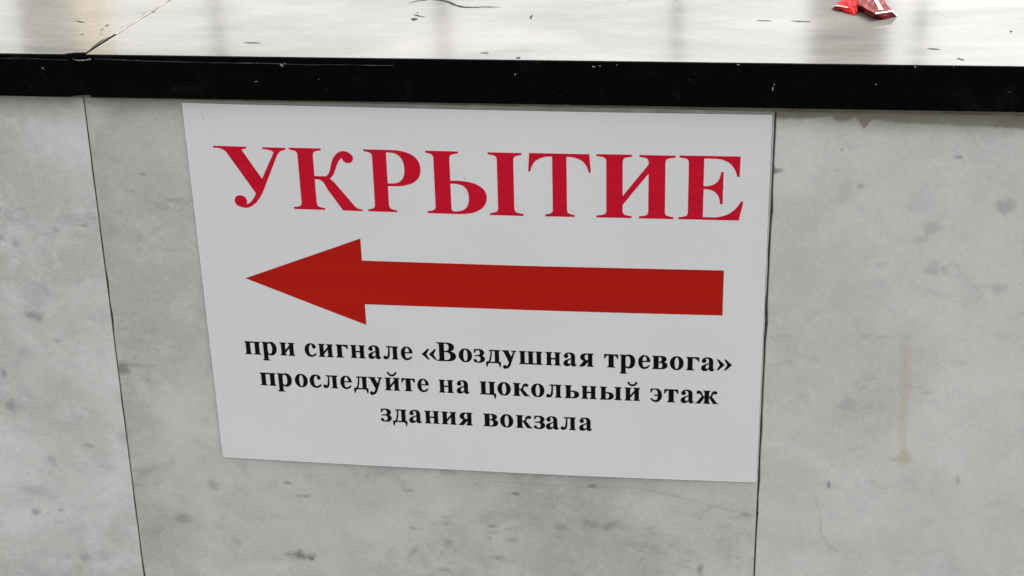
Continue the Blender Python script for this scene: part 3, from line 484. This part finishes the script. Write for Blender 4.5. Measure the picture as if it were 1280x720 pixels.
new_obj('arris_glint', face_line(EDGEL, .00025), GLINT, left)
lip = [(x, -OV - .0002, z) for x, z in LIP]
new_obj('chipped_lip', mesh('chipped_lip', lip, [tuple(range(len(lip)))]), CHIP, left)

# ------------------------------------------------------------------ the sign: a bowed printed sheet
sign = tag(empty('direction_sign'), "white printed sign with red arrow pointing left, stuck on the marble under the ledge", "sign")
SW, SH, ST = 0.210, 0.1485, 0.0004
def bow(x, z=0.0): return 0.0013 + 0.0024 * max(0.0, 1 - (x / SW) ** 2) + .0006 * noise.noise(Vector((x * 8, z * 8, 3)))       # the middle stands off the stone
def on_sheet(xmm, zmm, lift): return (xmm / 1000, -bow(xmm / 1000, zmm / 1000) - lift, Z0 + zmm / 1000)
NX, NZ = 60, 36
v, fcs = [], []
for side in (0, 1):
    for j in range(NZ + 1):
        for i in range(NX + 1):
            x, z = -SW + 2 * SW * i / NX, -SH + 2 * SH * j / NZ
            v.append((x, -bow(x, z) + (ST if side else 0), Z0 + z))
N1 = (NX + 1) * (NZ + 1)
idx = lambda i, j, s: s * N1 + j * (NX + 1) + i
for j in range(NZ):
    for i in range(NX):
        fcs.append((idx(i, j, 0), idx(i + 1, j, 0), idx(i + 1, j + 1, 0), idx(i, j + 1, 0)))
        fcs.append((idx(i, j, 1), idx(i, j + 1, 1), idx(i + 1, j + 1, 1), idx(i + 1, j, 1)))
for i in range(NX):
    fcs.append((idx(i, 0, 1), idx(i + 1, 0, 1), idx(i + 1, 0, 0), idx(i, 0, 0)))
    fcs.append((idx(i, NZ, 0), idx(i + 1, NZ, 0), idx(i + 1, NZ, 1), idx(i, NZ, 1)))
for j in range(NZ):
    fcs.append((idx(0, j, 0), idx(0, j + 1, 0), idx(0, j + 1, 1), idx(0, j, 1)))
    fcs.append((idx(NX, j, 1), idx(NX, j + 1, 1), idx(NX, j + 1, 0), idx(NX, j, 0)))
new_obj('sheet', mesh('sheet', v, fcs), PAPER, sign)
# bright edge halo painted on as a paler rim around the sheet
EDGE_W = flat('edge_halo', (.88, .88, .87), .5, var=.03)
v, fcs = [], []
def rim(xa, za, xb, zb, nx, nz, n=40):
    b = len(v)
    for k in range(n + 1):
        t = k / n; x, z = xa + (xb - xa) * t, za + (zb - za) * t
        w = .0005 * (1 + .35 * noise.noise(Vector((x * 40, z * 40, 6))))
        for q in (0, w): v.append((x + nx * q, -bow(x, z) - .00006, Z0 + z + nz * q))
        if k: fcs.append((b + 2 * k - 2, b + 2 * k, b + 2 * k + 1, b + 2 * k - 1) if (nz > 0 or nx < 0) else (b + 2 * k - 2, b + 2 * k - 1, b + 2 * k + 1, b + 2 * k))
rim(-SW, -SH, SW, -SH, 0, 1); rim(-SW, SH, SW, SH, 0, -1)
rim(-SW, -SH + .0008, -SW, SH - .0008, 1, 0); rim(SW, -SH + .0008, SW, SH - .0008, -1, 0)
new_obj('edge_halo', mesh('edge_halo', v, fcs), EDGE_W, sign)
LIFT = 0.00008
def inside(p, loop):
    k = False
    for a, b in zip(loop, loop[1:] + loop[:1]):
        if (a.y > p.y) != (b.y > p.y) and p.x < a.x + (p.y - a.y) / (b.y - a.y) * (b.x - a.x): k = not k
    return k
def lettering(name, glyphs, mat, label):
    V, F = [], []
    for ch, x0, y0, sx, sy in glyphs:
        loops = [[Vector((l[k] * sx + x0, l[k + 1] * sy + y0, 0)) for k in range(0, len(l), 2)] for l in GLYPHS[ch]]
        outer = [l for l in loops if not any(m is not l and inside(l[0], m) for m in loops)]
        for o_ in outer:                                     # one fill per separate stroke, with its own counters
            grp = [o_] + [l for l in loops if l not in outer and inside(l[0], o_)]
            flatv = [p for l in grp for p in l]
            b = len(V)
            V += [on_sheet(p.x, p.y, LIFT) for p in flatv]
            for a, c, d in tessellate_polygon(grp):
                p, q, r = flatv[a], flatv[c], flatv[d]
                cr = (q.x - p.x) * (r.y - p.y) - (q.y - p.y) * (r.x - p.x)
                if abs(cr) < 1e-7: continue
                F.append((b + a, b + c, b + d) if cr > 0 else (b + a, b + d, b + c))
    o = new_obj(name, mesh(name, V, F), mat, sign)
    o["label"] = label
    return o
lettering('heading', HEAD, RED_INK, "large crimson serif heading УКРЫТИЕ across the top of the sign")
EMY = 0.0237
for row, lab in zip(LINES, ("first black text line: при сигнале «Воздушная тревога»", "second black text line: проследуйте на цокольный этаж", "third black text line: здания вокзала")):
    lettering('text_line', [(c, x, y, s, EMY) for c, x, y, s in row], BLACK_INK, lab)
SCUFF = flat('scuff', (.50, .50, .505), .6, var=.4, scale=600)
def scuff(pts, w):
    vv, ff = [], []
    for i, (x, z) in enumerate(pts):
        k = w * math.sin(math.pi * (i + .35) / (len(pts) - .3))
        vv += [on_sheet(x - k, z, LIFT), on_sheet(x + k, z, LIFT)]
        if i: ff.append((2 * i - 2, 2 * i - 1, 2 * i + 1, 2 * i))
    return vv, ff
for p, w in SCUFFS: new_obj('scuff', mesh('scuff', *scuff(p, w)), SCUFF, sign)
# arrow: head and shaft cut into strips so that it follows the bowed sheet
v, fcs = [], []
TIP, HX = (-176.2, 10.4), -85.3
cols = []
for k in range(13):
    t = k / 12; x = TIP[0] + (HX - TIP[0]) * t
    cols.append((x, TIP[1] + (-24.6 - TIP[1]) * t, TIP[1] + (46.7 - TIP[1]) * t))
cols2 = []
for k in range(31):
    t = k / 30; x = HX + (180.4 - HX) * t
    cols2.append((x, -7.2 + .5 * t, 28.8 + .8 * t))
for cs in (cols, cols2):
    b = len(v)
    for x, lo, hi in cs: v += [on_sheet(x, lo, LIFT), on_sheet(x, hi, LIFT)]
    fcs += [(b + 2 * k, b + 2 * k + 2, b + 2 * k + 3, b + 2 * k + 1) for k in range(len(cs) - 1)]
new_obj('arrow', mesh('arrow', v, fcs), ARROW_INK, sign)

# ------------------------------------------------------------------ the crumpled sweet wrapper on the ledge
wrapper = tag(empty('candy_wrapper'), "crumpled red foil sweet wrapper lying on top of the black ledge", "wrapper")
def P3(p): return Vector((p[0], p[1], coping_z(p[0]) + p[2] + .0003))
def folded(name, T, B, mat, extra=()):
    bm = bmesh.new()
    tv = [bm.verts.new(P3(p)) for p in T]; bv = [bm.verts.new(P3(p)) for p in B]
    bmesh.ops.convex_hull(bm, input=bm.verts[:])
    bmesh.ops.recalc_face_normals(bm, faces=bm.faces)
    bmesh.ops.triangulate(bm, faces=bm.faces)
    bmesh.ops.subdivide_edges(bm, edges=bm.edges, cuts=7, use_grid_fill=True)
    for q in bm.verts:                                   # creases
        n = noise.noise(q.co * 190) * .0012 + noise.noise(q.co * 520) * .0008
        q.co.z = max(coping_z(q.co.x) + .0003, q.co.z + n); q.co.x += n * .7
    me = bpy.data.meshes.new(name); bm.to_mesh(me); bm.free()
    return new_obj(name, me, mat, wrapper)
folded('foil_body', BODY['T'], BODY['B'], FOIL_DARK)
folded('foil_flap', RED['T'], RED['B'] + RTIP, FOIL_RED)
def strip(pts, name):
    a = [P3(p) + Vector((0, 0, .0006)) for p in pts]
    bm = bmesh.new(); f = bm.faces.new([bm.verts.new(p) for p in a])
    bmesh.ops.triangulate(bm, faces=[f])
    r = bmesh.ops.extrude_face_region(bm, geom=bm.faces[:])
    for e in r['geom']:
        if isinstance(e, bmesh.types.BMVert): e.co.z -= .0009
    bmesh.ops.recalc_face_normals(bm, faces=bm.faces)
    me = bpy.data.meshes.new(name); bm.to_mesh(me); bm.free()
    return new_obj(name, me, FOIL_WHITE, wrapper)
strip(STRIPE, 'white_stripe')
def edging(pts, r, name):
    cu = bpy.data.curves.new(name, 'CURVE'); cu.dimensions = '3D'; cu.bevel_depth = r; cu.bevel_resolution = 1
    sp = cu.splines.new('POLY'); sp.points.add(len(pts) - 1)
    for q, p in zip(sp.points, pts): q.co = (*P3(p), 1)
    o = bpy.data.objects.new(name, cu); me = bpy.data.meshes.new_from_object(o); bpy.data.objects.remove(o)
    me.materials.clear()
    return new_obj(name, me, FOIL_WHITE, wrapper)
edging([BODY['T'][2], BODY['T'][3], BODY['B'][4]], .0006, 'white_edge')
edging([RTIP[0], RED['T'][0], RED['T'][6]], .0005, 'white_edge')

# ------------------------------------------------------------------ posts and pane beyond the wall, added for the bands mirrored in the ledge
porch = tag(empty('mirrored_frame'), "unseen grey posts added beyond the wall to be mirrored as bands in the ledge", "posts")
def box(name, x0, x1, y0, y1, z0, z1, mat):
    me = prism(name, [Vector((x0, y0, z0)), Vector((x1, y0, z0)), Vector((x1, y1, z0)), Vector((x0, y1, z0))], Vector((0, 0, z1 - z0)), 2, .006)
    return new_obj(name, me, mat, porch)
PY = 6.06
for x0, x1 in ((-3.11, -2.86), (-2.20, -2.15), (-1.17, -1.11), (-.12, -.08), (.48, .80), (.92, .96)):
    box('post', x0, x1, PY, PY + min(.3, x1 - x0), 0, 6.2, STEEL)
PANE = NT('amber_band')
tr = PANE.n.new("ShaderNodeBsdfTranslucent"); tr.inputs[0].default_value = (.80, .71, .54, 1)
mx = PANE.n.new("ShaderNodeMixShader"); mx.inputs[0].default_value = 0.85
PANE.set(Base_Color=(.7, .6, .4), Roughness=.3)
PANE.l.new(PANE.b.outputs[0], mx.inputs[1]); PANE.l.new(tr.outputs[0], mx.inputs[2])
PANE.l.new(mx.outputs[0], PANE.n["Material Output"].inputs[0])
box('amber_band_pane', -2.86, -2.70, PY + .05, PY + .07, 0, 6.2, PANE.m)  # added translucent strip that gives the ledge its warm reflected band
box('beam', -5, 5, PY - .02, PY + .32, 6.2, 6.5, STEEL)
